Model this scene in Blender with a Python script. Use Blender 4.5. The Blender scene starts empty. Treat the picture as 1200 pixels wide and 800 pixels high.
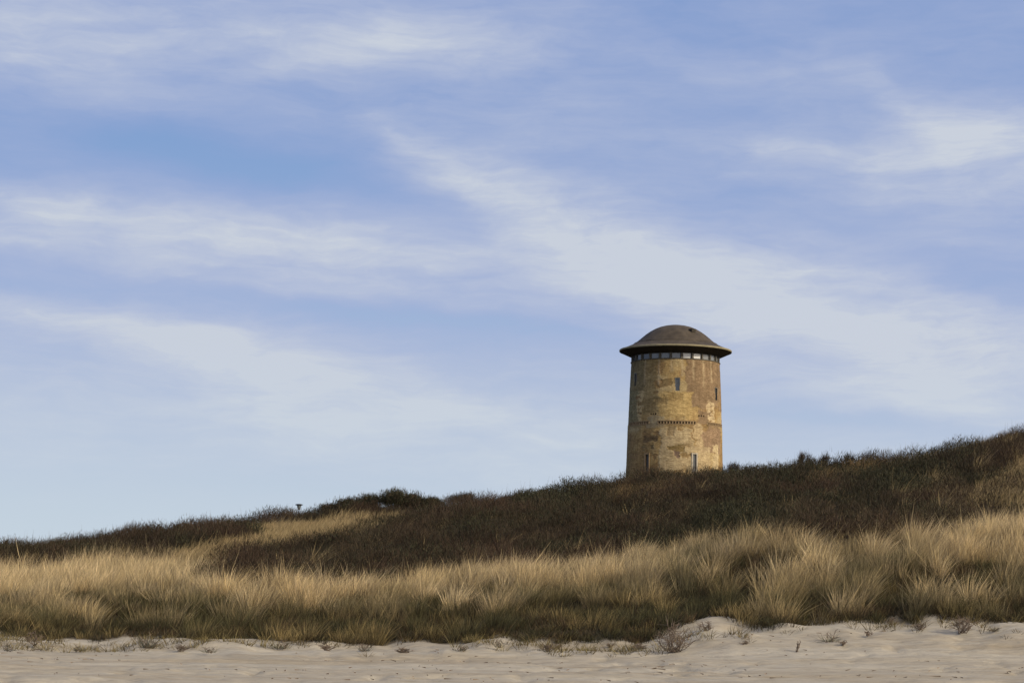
import bpy, math, random
import numpy as np
from mathutils import Matrix, Vector

# ------------------------------------------------------------------ camera
W0, H0, F = 1200.0, 800.0, 2430.0          # photograph's pixel grid and focal length in pixels
PITCH = math.atan(302 / F)
ROLL = math.radians(1.1)
EYE = 1.6
scene = bpy.context.scene
cam_d = bpy.data.cameras.new("camera")
cam_d.sensor_width = 36.0
cam_d.lens = 36.0 * F / W0
cam_d.clip_start = 0.1
cam_d.clip_end = 6000
cam = bpy.data.objects.new("camera", cam_d)
scene.collection.objects.link(cam)
CM = Matrix.Rotation(math.radians(90) + PITCH, 3, 'X') @ Matrix.Rotation(ROLL, 3, 'Z')
cam.matrix_world = Matrix.Translation((0, 0, EYE)) @ CM.to_4x4()
scene.camera = cam
R = np.array(CM)

# ------------------------------------------------------------------ world + sun
SUN_EL, SUN_AZ = math.radians(27), math.radians(60)   # azimuth: to the right of straight behind the camera
sdir = Vector((math.sin(SUN_AZ) * math.cos(SUN_EL), -math.cos(SUN_AZ) * math.cos(SUN_EL), math.sin(SUN_EL)))
sun_d = bpy.data.lights.new("sun", 'SUN')
sun_d.energy = 3.6
sun_d.angle = math.radians(2.0)
sun_d.color = (1.0, 0.86, 0.67)
sun = bpy.data.objects.new("sun", sun_d)
sun.rotation_euler = sdir.to_track_quat('Z', 'Y').to_euler()
sun.location = (30, -30, 40)
scene.collection.objects.link(sun)

world = bpy.data.worlds.new("World")
scene.world = world
world.use_nodes = True
nt = world.node_tree
nt.nodes.clear()
NN, LL = nt.nodes, nt.links


def N(t, **k):
    n = NN.new(t)
    for a, b in k.items():
        setattr(n, a, b)
    return n


def M(op, a, b=None, c=None, clamp=False):
    n = NN.new('ShaderNodeMath')
    n.operation = op
    n.use_clamp = clamp
    for i, v in enumerate((a, b, c)):
        if v is None:
            continue
        if isinstance(v, (int, float)):
            n.inputs[i].default_value = v
        else:
            LL.new(v, n.inputs[i])
    return n.outputs[0]


tc = N('ShaderNodeTexCoord')
sep = N('ShaderNodeSeparateXYZ')
LL.new(tc.outputs['Generated'], sep.inputs[0])
az = M('ARCTAN2', sep.outputs[0], sep.outputs[1])
el = M('ARCSINE', sep.outputs[2])
comb = N('ShaderNodeCombineXYZ')
LL.new(az, comb.inputs[0])
LL.new(el, comb.inputs[1])


def noise(scale_vec, scale, detail=5, rough=0.55, rot=0.0, dist=0.0, src=None, off=(0, 0, 0)):
    m = N('ShaderNodeMapping')
    m.inputs['Scale'].default_value = scale_vec
    m.inputs['Rotation'].default_value = (0, 0, rot)
    m.inputs['Location'].default_value = off
    LL.new(src or comb.outputs[0], m.inputs[0])
    n = N('ShaderNodeTexNoise')
    n.inputs['Scale'].default_value = scale
    n.inputs['Detail'].default_value = detail
    n.inputs['Roughness'].default_value = rough
    n.inputs['Distortion'].default_value = dist
    LL.new(m.outputs[0], n.inputs['Vector'])
    return n


# warp the direction a little so that the streaks get uneven edges
wn = noise((1, 2.2, 1), 14, 4, 0.55)
sub = N('ShaderNodeVectorMath', operation='SUBTRACT')
LL.new(wn.outputs['Color'], sub.inputs[0])
sub.inputs[1].default_value = (0.5, 0.5, 0.5)
mul = N('ShaderNodeVectorMath', operation='MULTIPLY')
LL.new(sub.outputs[0], mul.inputs[0])
mul.inputs[1].default_value = (0.065, 0.020, 0)
add = N('ShaderNodeVectorMath', operation='ADD')
LL.new(comb.outputs[0], add.inputs[0])
LL.new(mul.outputs[0], add.inputs[1])
WARP = add.outputs[0]


def sky_dir(px, py):
    """photo pixel -> azimuth, elevation of the sky there"""
    v = R @ np.array([(px - 600) / F, (400 - py) / F, -1.0])
    v /= np.linalg.norm(v)
    return math.atan2(v[0], v[1]), math.asin(v[2])


def streak(px, py, tilt, ls, ss, amp):
    a, e = sky_dir(px, py)
    m = N('ShaderNodeMapping', vector_type='TEXTURE')
    m.inputs['Location'].default_value = (a, e, 0)
    m.inputs['Rotation'].default_value = (0, 0, -math.radians(tilt) - ROLL)
    m.inputs['Scale'].default_value = (ls / F * 1.41, ss / F * 1.41, 1)
    LL.new(WARP, m.inputs[0])
    d = N('ShaderNodeVectorMath', operation='DOT_PRODUCT')
    LL.new(m.outputs[0], d.inputs[0])
    LL.new(m.outputs[0], d.inputs[1])
    g = M('EXPONENT', M('MULTIPLY', d.outputs['Value'], -1.0))
    return M('MULTIPLY', g, amp)


STREAKS = [
    (60, 40, -3, 190, 48, .34), (300, 15, 0, 260, 32, .22), (360, 74, -18, 70, 11, .20), (500, 58, 2, 130, 16, .18),
    (560, 105, 6, 160, 26, .14), (700, 62, 5, 200, 30, .12), (100, 115, 0, 130, 20, .12),
    (180, 255, 2, 200, 20, .34), (230, 290, 4, 250, 34, .34), (30, 290, 0, 85, 14, .26), (430, 300, 12, 140, 28, .30),
    (470, 165, 26, 60, 22, .14), (520, 190, 30, 70, 20, .18), (590, 232, 28, 100, 34, .30), (690, 275, 22, 110, 42, .30), (800, 320, 20, 130, 46, .28),
    (980, 318, 6, 70, 10, .20), (930, 375, 16, 210, 54, .28), (1130, 430, 12, 230, 60, .28), (1060, 380, 10, 170, 36, .16),
    (900, 440, 6, 220, 30, .14),
    (60, 372, 5, 130, 13, .30), (250, 404, 8, 170, 18, .32), (450, 450, 10, 220, 36, .30), (120, 450, 6, 240, 50, .20),
    (350, 520, 4, 320, 40, .20),
    (1160, 172, 4, 90, 46, .66), (1060, 112, 28, 60, 13, .18), (940, 172, 2, 100, 9, .22), (1000, 200, 8, 160, 30, .20),
    (1080, 286, 1, 90, 8, .18), (640, 520, 4, 300, 36, .20), (340, 335, 4, 120, 16, .14), (1120, 350, 12, 110, 16, .16), (700, 480, 4, 160, 40, .10),
    (200, 172, 2, 150, 26, -.30), (330, 205, 8, 170, 15, -.22), (430, 366, 4, 200, 9, -.34), (620, 396, 6, 130, 20, -.20),
    (990, 492, 5, 100, 8, -.34), (1150, 325, 22, 90, 12, -.14), (740, 150, -8, 80, 40, -.08), (640, 262, 30, 50, 8, -.08),
    (900, 240, 10, 150, 16, -.10), (1150, 60, 0, 110, 40, -.10), (100, 210, 0, 160, 14, -.12), (70, 340, 2, 160, 8, -.14),
]
acc = None
for s in STREAKS:
    v = streak(*s)
    acc = v if acc is None else M('ADD', acc, v)
    
n1 = noise((1.0, 3.4, 1), 9, 6, 0.6, rot=0.12, src=WARP)
n2 = noise((0.9, 7.0, 1), 26, 5, 0.62, rot=0.16, src=WARP, off=(3, 1, 0))
n3 = noise((0.8, 11.0, 1), 60, 4, 0.6, rot=0.2, src=WARP, off=(7, 2, 0))
tex = M('ADD', M('MULTIPLY', M('SUBTRACT', n1.outputs['Fac'], .5), .80),
        M('ADD', M('MULTIPLY', M('SUBTRACT', n2.outputs['Fac'], .5), .22), M('MULTIPLY', M('SUBTRACT', n3.outputs['Fac'], .5), .04)))
low = M('MULTIPLY', M('SUBTRACT', 0.125, el), 1.3, clamp=True)     # the veil thickens towards the horizon
mask = M('ADD', M('ADD', M('ADD', M('MULTIPLY', M('MULTIPLY', acc, M('MULTIPLY_ADD', n2.outputs['Fac'], 0.5, 0.80)), M('MULTIPLY_ADD', n1.outputs['Fac'], 0.8, 0.44)), 0.345), tex), low, clamp=True)

sky = N('ShaderNodeTexSky', sky_type='NISHITA')
sky.sun_disc = False
sky.sun_elevation = SUN_EL
sky.sun_rotation = math.pi - SUN_AZ
sky.air_density = 1.2
sky.dust_density = 0.6
sky.ozone_density = 1.6
SKY_K = 0.10
bg = N('ShaderNodeBackground')
bg.inputs['Strength'].default_value = SKY_K
# clear-air colour by elevation (radiance / strength), deeper blue higher up
base = N('ShaderNodeValToRGB')
cr = base.color_ramp
cr.elements[0].position = 0.0
cr.elements[0].color = (5.9, 7.1, 7.9, 1)
cr.elements[1].position = 1.0
cr.elements[1].color = (1.7, 2.9, 5.9, 1)
for p_, c_ in ((0.10, (5.3, 6.5, 7.6, 1)), (0.24, (3.9, 5.1, 7.2, 1)), (0.38, (2.9, 4.1, 6.8, 1)), (0.52, (2.15, 3.5, 6.4, 1))):
    e_ = cr.elements.new(p_)
    e_.color = c_
LL.new(M('MULTIPLY', el, 1 / 0.42, clamp=True), base.inputs[0])
mixa = N('ShaderNodeMix', data_type='RGBA')
mixa.inputs['Factor'].default_value = 0.12
LL.new(base.outputs[0], mixa.inputs['A'])
LL.new(sky.outputs[0], mixa.inputs['B'])
# thin veil is lavender, thicker cirrus nearly white
ramp = N('ShaderNodeValToRGB')
ramp.color_ramp.elements[0].position = 0.15
ramp.color_ramp.elements[0].color = (3.85, 4.2, 6.7, 1)
ramp.color_ramp.elements[1].position = 0.95
ramp.color_ramp.elements[1].color = (5.75, 6.25, 7.15, 1)
LL.new(mask, ramp.inputs[0])
mixh = N('ShaderNodeMix', data_type='RGBA')
hz = M('MULTIPLY', M('SUBTRACT', 0.12, el), 7.0, clamp=True)
LL.new(M('MULTIPLY', hz, 0.9), mixh.inputs['Factor'])
LL.new(ramp.outputs[0], mixh.inputs['A'])
mixh.inputs['B'].default_value = (5.95, 7.0, 7.7, 1)
mixc = N('ShaderNodeMix', data_type='RGBA')
LL.new(M('MULTIPLY', mask, 1.05, clamp=True), mixc.inputs['Factor'])
LL.new(mixa.outputs['Result'], mixc.inputs['A'])
LL.new(mixh.outputs['Result'], mixc.inputs['B'])
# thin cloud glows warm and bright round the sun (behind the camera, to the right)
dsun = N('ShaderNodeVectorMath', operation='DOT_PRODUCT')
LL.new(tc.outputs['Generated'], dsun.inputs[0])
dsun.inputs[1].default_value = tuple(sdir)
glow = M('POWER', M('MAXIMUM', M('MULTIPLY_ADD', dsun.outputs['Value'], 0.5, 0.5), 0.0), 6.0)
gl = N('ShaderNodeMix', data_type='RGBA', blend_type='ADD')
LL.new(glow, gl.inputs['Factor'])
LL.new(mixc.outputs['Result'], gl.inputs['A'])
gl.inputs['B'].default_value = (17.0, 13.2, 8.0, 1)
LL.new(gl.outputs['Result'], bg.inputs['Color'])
out = N('ShaderNodeOutputWorld')
LL.new(bg.outputs[0], out.inputs[0])

vs = scene.view_settings
vs.view_transform = 'Standard'
vs.look = 'None'
vs.gamma = 1
vs.exposure = 0.0
vs.use_curve_mapping = False
scene.render.engine = 'CYCLES'
scene.cycles.max_bounces = 6
scene.cycles.transparent_max_bounces = 8

# ------------------------------------------------------------------ helpers
rng = np.random.default_rng(7)
random.seed(5)
COL = scene.collection


def ray(px, py):
    px = np.asarray(px, float)
    py = np.asarray(py, float)
    v = np.stack([(px - 600) / F, (400 - py) / F, -np.ones_like(px)], -1)
    return v @ R.T


def at(px, py, D):
    v = ray(px, py)
    v = v * (D / v[..., 1:2]) if v.ndim > 1 else v * (D / v[1])
    v = v.copy()
    v[..., 2] += EYE
    return v


def project(x, y, z):
    p = np.stack([x, y, z - EYE], -1) @ R
    return 600 - F * p[..., 0] / p[..., 2], 400 + F * p[..., 1] / p[..., 2]


def tag(o, label=None, cat=None, group=None, kind=None):
    for k, v in (('label', label), ('category', cat), ('group', group), ('kind', kind)):
        if v:
            o[k] = v
    return o


def empty(name, loc, rz=0.0):
    o = bpy.data.objects.new(name, None)
    o.location = loc
    o.rotation_euler = (0, 0, rz)
    o.empty_display_size = 0.2
    COL.objects.link(o)
    return o


def raw_mesh(name, V, faces_flat, loop_start, loop_total, mat, parent=None, colors=None, smooth=False):
    me = bpy.data.meshes.new(name)
    V = np.asarray(V, np.float32)
    me.vertices.add(len(V))
    me.vertices.foreach_set('co', V.ravel())
    me.loops.add(len(faces_flat))
    me.loops.foreach_set('vertex_index', np.asarray(faces_flat, np.int32))
    me.polygons.add(len(loop_start))
    me.polygons.foreach_set('loop_start', np.asarray(loop_start, np.int32))
    me.polygons.foreach_set('loop_total', np.asarray(loop_total, np.int32))
    if smooth:
        me.polygons.foreach_set('use_smooth', np.ones(len(loop_start), bool))
    me.update(calc_edges=True)
    if colors is not None:
        for k, c in colors.items():
            a = me.color_attributes.new(k, 'FLOAT_COLOR', 'POINT')
            c4 = np.ones((len(V), 4), np.float32)
            c = np.asarray(c, np.float32)
            if c.ndim == 1:
                c = np.stack([c] * 3, -1)
            c4[:, :3] = c
            a.data.foreach_set('color', c4.ravel())
    me.materials.append(mat)
    o = bpy.data.objects.new(name, me)
    COL.objects.link(o)
    if parent:
        o.parent = parent
    return o


def quads_mesh(name, V, Q, mat, parent=None, colors=None, smooth=False):
    Q = np.asarray(Q, np.int32)
    n = len(Q)
    return raw_mesh(name, V, Q.ravel(), np.arange(n) * 4, np.full(n, 4), mat, parent, colors, smooth)


class MB:
    """collects boxes, tubes and lathes and links them as one mesh object"""

    def __init__(s):
        s.v, s.f = [], []

    def add(s, v, f):
        k = len(s.v)
        s.v += [tuple(p) for p in v]
        s.f += [tuple(i + k for i in q) for q in f]

    def box(s, c, size, rz=0.0, mat=None):
        hx, hy, hz = size[0] / 2, size[1] / 2, size[2] / 2
        ca, sa = math.cos(rz), math.sin(rz)
        v = []
        for dz in (-hz, hz):
            for dx, dy in ((-hx, -hy), (hx, -hy), (hx, hy), (-hx, hy)):
                v.append((c[0] + dx * ca - dy * sa, c[1] + dx * sa + dy * ca, c[2] + dz))
        s.add(v, [(0, 3, 2, 1), (4, 5, 6, 7), (0, 1, 5, 4), (1, 2, 6, 5), (2, 3, 7, 6), (3, 0, 4, 7)])

    def tube(s, pts, rad, n=6):
        pts = [Vector(p) for p in pts]
        v, f = [], []
        for i, p in enumerate(pts):
            t = (pts[min(i + 1, len(pts) - 1)] - pts[max(i - 1, 0)]).normalized()
            a = t.cross(Vector((0.31, 0.83, 0.12))).normalized()
            b = t.cross(a)
            for k in range(n):
                w = 2 * math.pi * k / n
                v.append(p + (a * math.cos(w) + b * math.sin(w)) * rad[i])
        for i in range(len(pts) - 1):
            for k in range(n):
                f.append((i * n + k, i * n + (k + 1) % n, (i + 1) * n + (k + 1) % n, (i + 1) * n + k))
        f.append(tuple(range(n))[::-1])
        f.append(tuple((len(pts) - 1) * n + k for k in range(n)))
        s.add(v, f)

    def lathe(s, prof, n=96, a0=0.0, a1=2 * math.pi, c=(0, 0)):
        full = abs(a1 - a0 - 2 * math.pi) < 1e-6
        m = n if full else n + 1
        v, f = [], []
        for (r, z) in prof:
            for k in range(m):
                a = a0 + (a1 - a0) * k / n
                v.append((c[0] + r * math.sin(a), c[1] - r * math.cos(a), z))
        for i in range(len(prof) - 1):
            for k in range(n):
                k2 = (k + 1) % m
                f.append((i * m + k, i * m + k2, (i + 1) * m + k2, (i + 1) * m + k))
        s.add(v, f)

    def build(s, name, mat, parent=None, smooth=False):
        me = bpy.data.meshes.new(name)
        me.from_pydata(s.v, [], s.f)
        me.materials.append(mat)
        if smooth:
            me.polygons.foreach_set('use_smooth', np.ones(len(s.f), bool))
        o = bpy.data.objects.new(name, me)
        COL.objects.link(o)
        if parent:
            o.parent = parent
        return o


# ------------------------------------------------------------------ numpy noise
def vnoise(x, y, scale, seed, octaves=4, rough=0.5):
    """smooth value noise, about -1..1"""
    g = np.random.default_rng(seed).random((257, 257)) * 2 - 1
    tot = np.zeros(np.broadcast(x, y).shape)
    amp, norm = 1.0, 0.0
    for o in range(octaves):
        u = np.asarray(x) / scale * (2 ** o) + 13.7 * o + 57.3
        v = np.asarray(y) / scale * (2 ** o) + 7.1 * o + 91.9
        iu, iv = np.floor(u).astype(int), np.floor(v).astype(int)
        fu, fv = u - iu, v - iv
        fu, fv = fu * fu * (3 - 2 * fu), fv * fv * (3 - 2 * fv)
        a = g[iu % 256, iv % 256]
        b = g[(iu + 1) % 256, iv % 256]
        c = g[iu % 256, (iv + 1) % 256]
        d = g[(iu + 1) % 256, (iv + 1) % 256]
        tot = tot + amp * ((a * (1 - fu) + b * fu) * (1 - fv) + (c * (1 - fu) + d * fu) * fv)
        norm += amp
        amp *= rough
    return tot / norm * 1.6


def sstep(a, b, x):
    t = np.clip((x - a) / (b - a), 0, 1)
    return t * t * (3 - 2 * t)


def inpoly(px, py, poly):
    c = np.zeros(px.shape, bool)
    n = len(poly)
    for i in range(n):
        x1, y1 = poly[i]
        x2, y2 = poly[(i + 1) % n]
        if y1 == y2:
            continue
        k = ((y1 > py) != (y2 > py)) & (px < (x2 - x1) * (py - y1) / (y2 - y1) + x1)
        c ^= k
    return c


# ------------------------------------------------------------------ land form
K = np.array([-300, 0, 100, 200, 300, 400, 500, 600, 700, 760, 820, 900, 1000, 1100, 1200, 1500.])
CURVES = [  # distance along y, ground height as it shows in the photograph at the K columns
    (53.0, [752, 753, 757, 758, 758, 760, 759, 757, 756, 755, 747, 746, 741, 739, 740, 742]),
    (55.5, [741, 743, 748, 750, 749, 750, 750, 747, 743, 738, 727, 732, 727, 726, 727, 730]),
    (58.0, [732, 733, 737, 738, 736, 735, 733, 728, 722, 716, 706, 707, 703, 701, 701, 700]),
    (63.0, [712, 712, 708, 702, 698, 696, 687, 680, 669, 663, 651, 645, 640, 638, 638, 632]),
    (72.0, [696, 692, 685, 676, 678, 678, 669, 662, 650, 644, 634, 625, 622, 618, 612, 598]),
    (85.0, [668, 660, 650, 640, 638, 632, 622, 610, 598, 590, 585, 580, 573, 562, 552, 535]),
    (102.0, [651, 650, 638, 624, 617, 608, 604, 584, 569, 561, 558, 555, 545, 531, 513, 490]),
]
Sk = []
Dk, Zk = [], []
for D, pys in CURVES:
    P = at(K, np.array(pys, float), D)
    Sk.append(P[:, 0] / P[:, 1])
    Dk.append(D)
    Zk.append(P[:, 2])
S = Sk[3]
gx = np.arange(-90, 90.01, 0.2)
gy = np.arange(20, 330.01, 0.2)
GX, GY = np.meshgrid(gx, gy, indexing='ij')
SG = GX / GY
ys = [0, 40, 50.0] + Dk + [113, 140, 195, 260, 400]
zg = [np.interp(SG, Sk[i], Zk[i]) for i in range(len(Dk))]
zr = zg[-1]
zs = [np.zeros_like(SG), np.zeros_like(SG), zg[0] * 0.25] + zg + [zr - 0.7, 1.6 + (zr - 1.6) * 1.12, 1.6 + (zr - 1.6) * 1.62,
                                                                  1.6 + (zr - 1.6) * 1.7, 1.6 + (zr - 1.6) * 1.2]
HG = np.zeros_like(SG)
for i in range(len(ys) - 1):
    m = (GY >= ys[i]) & (GY < ys[i + 1])
    t = (GY - ys[i]) / (ys[i + 1] - ys[i])
    HG = np.where(m, zs[i] * (1 - t) + zs[i + 1] * t, HG)


def blur(A, n):
    k = np.hanning(n + 2)[1:-1]
    k /= k.sum()
    for ax in (0, 1):
        pad = [(0, 0), (0, 0)]
        pad[ax] = (n // 2, n // 2)
        B = np.pad(A, pad, mode='edge')
        C = np.zeros_like(A)
        for i in range(n):
            C += k[i] * (B[i:i + A.shape[0], :] if ax == 0 else B[:, i:i + A.shape[1]])
        A = C
    return A


HB = blur(HG, 13)
vegf = sstep(53.5, 60, GY)
HB += vegf * (0.30 * vnoise(GX, GY * 0.8, 5.5, 3, 2) + 0.07 * vnoise(GX, GY, 1.8, 4, 2))
# foredune toe: small wind-built hummocks and hollows of sand
toe = sstep(50.5, 53.0, GY) * (1 - sstep(56.0, 60, GY))
HB += toe * (0.13 * vnoise(GX, GY, 2.4, 11, 2) + 0.12 * np.abs(vnoise(GX, GY, 1.1, 12, 3)))
HB += (1 - vegf) * 0.02 * vnoise(GX, GY * 3, 4.0, 13)
HG = HB


def height(x, y):
    x = np.clip(np.asarray(x, float), gx[0], gx[-1] - 0.01)
    y = np.clip(np.asarray(y, float), gy[0], gy[-1] - 0.01)
    u = (x - gx[0]) / 0.2
    v = (y - gy[0]) / 0.2
    i, j = u.astype(int), v.astype(int)
    fu, fv = u - i, v - j
    return (HG[i, j] * (1 - fu) + HG[i + 1, j] * fu) * (1 - fv) + (HG[i, j + 1] * (1 - fu) + HG[i + 1, j + 1] * fu) * fv


# where the sand ends and plants begin, as a distance (follows the toe, uneven)
def sand_edge(x):
    x = np.asarray(x, float)
    return 54.3 + 0.55 * vnoise(x, 0 * x, 2.4, 21) + 0.35 * vnoise(x, 0 * x + 9, 0.8, 22) + 1.6 * np.exp(-((x - 5.2) / 1.1) ** 2)


# zones, in the photograph's columns and rows as seen for a point half a metre above the ground
KG = [-300, 0, 100, 160, 205, 225, 300, 400, 480, 540, 620, 700, 770, 830, 880, 960, 1060, 1120, 1200, 1500]
LG = [664, 660, 656, 651, 648, 668, 679, 680, 674, 666, 661, 650, 642, 629, 620, 624, 618, 615, 604, 588]
TONGUE = [(190, 652), (250, 630), (300, 616), (345, 605), (400, 600), (450, 602), (485, 603), (450, 611), (400, 619), (345, 629), (300, 640),
          (262, 651), (225, 664), (200, 668)]
PATCH = [[(700, 575), (720, 562), (790, 556), (800, 564), (760, 574), (720, 580)],
         [(925, 556), (965, 545), (1010, 535), (1030, 540), (1000, 550), (940, 560)],
         [(1125, 575), (1150, 556), (1170, 552), (1165, 566), (1140, 582)],
         [(1160, 560), (1190, 535), (1230, 520), (1230, 625), (1170, 620), (1165, 590)],
         [(1085, 560), (1110, 548), (1125, 556), (1105, 572)]]


def zones(x, y, z):
    px, py = project(x, y, z + 0.45)
    j = 7 * vnoise(x, y, 2.0, 31) + 4 * vnoise(x, y, 0.7, 32)
    pj = py + j
    main = pj > np.interp(px, KG, LG)
    ton = inpoly(px, pj, TONGUE)
    pat = np.zeros_like(main)
    for p in PATCH:
        pat |= inpoly(px + j, pj, p)
    return px, py, main, ton, pat


def clumps(x, y, s, seed, jit=0.8):
    """nearest clump centre on a jittered grid: distance, offset and a random number for that clump"""
    g = np.random.default_rng(seed).random((3, 512, 512))
    i0, j0 = np.floor(x / s).astype(int), np.floor(y / s).astype(int)
    bd = np.full(x.shape, 1e9)
    bx, by, br = np.zeros(x.shape), np.zeros(x.shape), np.zeros(x.shape)
    for di in (-1, 0, 1):
        for dj in (-1, 0, 1):
            i, j = i0 + di, j0 + dj
            cx = (i + .5 + jit * (g[0, i % 512, j % 512] - .5)) * s
            cy = (j + .5 + jit * (g[1, i % 512, j % 512] - .5)) * s
            d = np.hypot(x - cx, y - cy)
            m = d < bd
            bd = np.where(m, d, bd)
            bx = np.where(m, x - cx, bx)
            by = np.where(m, y - cy, by)
            br = np.where(m, g[2, i % 512, j % 512], br)
    return bd / s, bx, by, br


# ------------------------------------------------------------------ materials
def new_mat(name, rough=0.9, spec=0.2):
    m = bpy.data.materials.new(name)
    m.use_nodes = True
    b = m.node_tree.nodes['Principled BSDF']
    b.inputs['Roughness'].default_value = rough
    b.inputs['Specular IOR Level'].default_value = spec
    return m, m.node_tree, b


def mnode(t, typ, **k):
    n = t.nodes.new(typ)
    for a, b in k.items():
        setattr(n, a, b)
    return n


def tex_noise(t, scale, detail=5, rough=0.55, sv=(1, 1, 1), coord='Object'):
    c = mnode(t, 'ShaderNodeTexCoord')
    m = mnode(t, 'ShaderNodeMapping')
    m.inputs['Scale'].default_value = sv
    t.links.new(c.outputs[coord], m.inputs[0])
    n = mnode(t, 'ShaderNodeTexNoise')
    n.inputs['Scale'].default_value = scale
    n.inputs['Detail'].default_value = detail
    n.inputs['Roughness'].default_value = rough
    t.links.new(m.outputs[0], n.inputs['Vector'])
    return n


def simple_mat(name, col, rough=0.8, spec=0.3, metal=0.0, var=0.25, scale=3.0, bump=0.0):
    m, t, b = new_mat(name, rough, spec)
    b.inputs['Metallic'].default_value = metal
    n = tex_noise(t, scale)
    r = mnode(t, 'ShaderNodeValToRGB')
    r.color_ramp.elements[0].position = 0.3
    r.color_ramp.elements[1].position = 0.7
    r.color_ramp.elements[0].color = tuple(c * (1 - var) for c in col) + (1,)
    r.color_ramp.elements[1].color = tuple(c * (1 + var) for c in col) + (1,)
    t.links.new(n.outputs['Fac'], r.inputs[0])
    t.links.new(r.outputs[0], b.inputs['Base Color'])
    if bump:
        bp = mnode(t, 'ShaderNodeBump')
        bp.inputs['Distance'].default_value = bump
        t.links.new(n.outputs['Fac'], bp.inputs['Height'])
        t.links.new(bp.outputs[0], b.inputs['Normal'])
    return m


def leaf_mat(name, trans=0.25, rough=0.7):
    """plant strips: colour of each blade is kept on the mesh, some light passes through"""
    m, t, b = new_mat(name, rough, 0.15)
    a = mnode(t, 'ShaderNodeVertexColor', layer_name='tint')
    t.links.new(a.outputs[0], b.inputs['Base Color'])
    tr = mnode(t, 'ShaderNodeBsdfTranslucent')
    t.links.new(a.outputs[0], tr.inputs['Color'])
    mx = mnode(t, 'ShaderNodeMixShader')
    mx.inputs[0].default_value = trans
    o = t.nodes['Material Output']
    t.links.new(b.outputs[0], mx.inputs[1])
    t.links.new(tr.outputs[0], mx.inputs[2])
    t.links.new(mx.outputs[0], o.inputs[0])
    return m


# sand: pale dry sand with damp wind-swept streaks; litter under the plants
def ground_mat():
    m, t, b = new_mat('sand_ground', 0.95, 0.1)
    L = t.links
    a = mnode(t, 'ShaderNodeVertexColor', layer_name='cover')
    n1 = tex_noise(t, 1.0, 6, 0.6, (0.10, 0.9, 1))
    n2 = tex_noise(t, 5.0, 6, 0.65, (0.35, 1.2, 1))
    n3 = tex_noise(t, 60.0, 3, 0.6)
    r1 = mnode(t, 'ShaderNodeValToRGB')
    e = r1.color_ramp.elements
    e[0].position, e[0].color = 0.30, (0.275, 0.235, 0.165, 1)
    e[1].position, e[1].color = 0.60, (0.350, 0.325, 0.262, 1)
    L.new(n1.outputs['Fac'], r1.inputs[0])
    r2 = mnode(t, 'ShaderNodeValToRGB')
    e = r2.color_ramp.elements
    e[0].position, e[0].color = 0.25, (0.78, 0.76, 0.72, 1)
    e[1].position, e[1].color = 0.55, (1.04, 1.03, 1.02, 1)
    L.new(n2.outputs['Fac'], r2.inputs[0])
    mx = mnode(t, 'ShaderNodeMix', data_type='RGBA', blend_type='MULTIPLY')
    mx.inputs['Factor'].default_value = 1
    L.new(r1.outputs[0], mx.inputs['A'])
    L.new(r2.outputs[0], mx.inputs['B'])
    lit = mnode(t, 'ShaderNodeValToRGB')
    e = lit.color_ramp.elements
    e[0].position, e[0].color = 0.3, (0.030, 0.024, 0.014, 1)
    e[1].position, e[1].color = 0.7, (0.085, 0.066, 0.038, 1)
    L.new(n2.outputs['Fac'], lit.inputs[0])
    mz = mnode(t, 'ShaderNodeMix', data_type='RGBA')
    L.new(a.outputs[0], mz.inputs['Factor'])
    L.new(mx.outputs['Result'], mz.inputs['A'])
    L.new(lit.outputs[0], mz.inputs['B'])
    L.new(mz.outputs['Result'], b.inputs['Base Color'])
    ad = mnode(t, 'ShaderNodeMath', operation='MULTIPLY_ADD')
    L.new(n3.outputs['Fac'], ad.inputs[0])
    ad.inputs[1].default_value = 0.12
    L.new(n2.outputs['Fac'], ad.inputs[2])
    bp = mnode(t, 'ShaderNodeBump')
    bp.inputs['Distance'].default_value = 0.10
    bp.inputs['Strength'].default_value = 0.8
    L.new(ad.outputs[0], bp.inputs['Height'])
    L.new(bp.outputs[0], b.inputs['Normal'])
    return m


SAND = ground_mat()
BLADE = leaf_mat('grass_blades', 0.30)
TWIG = leaf_mat('twigs', 0.08, 0.85)

# ------------------------------------------------------------------ ground sheets


def axis(parts):
    out = []
    for a, b, s in parts:
        out.append(np.arange(a, b, s))
    return np.concatenate(out + [[parts[-1][1]]])


ax = axis([(-1500, -200, 100), (-200, -60, 10), (-60, -30, 1.0), (-30, 30, 0.14), (30, 60, 1.0), (60, 200, 10), (200, 1500, 100)])


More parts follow.
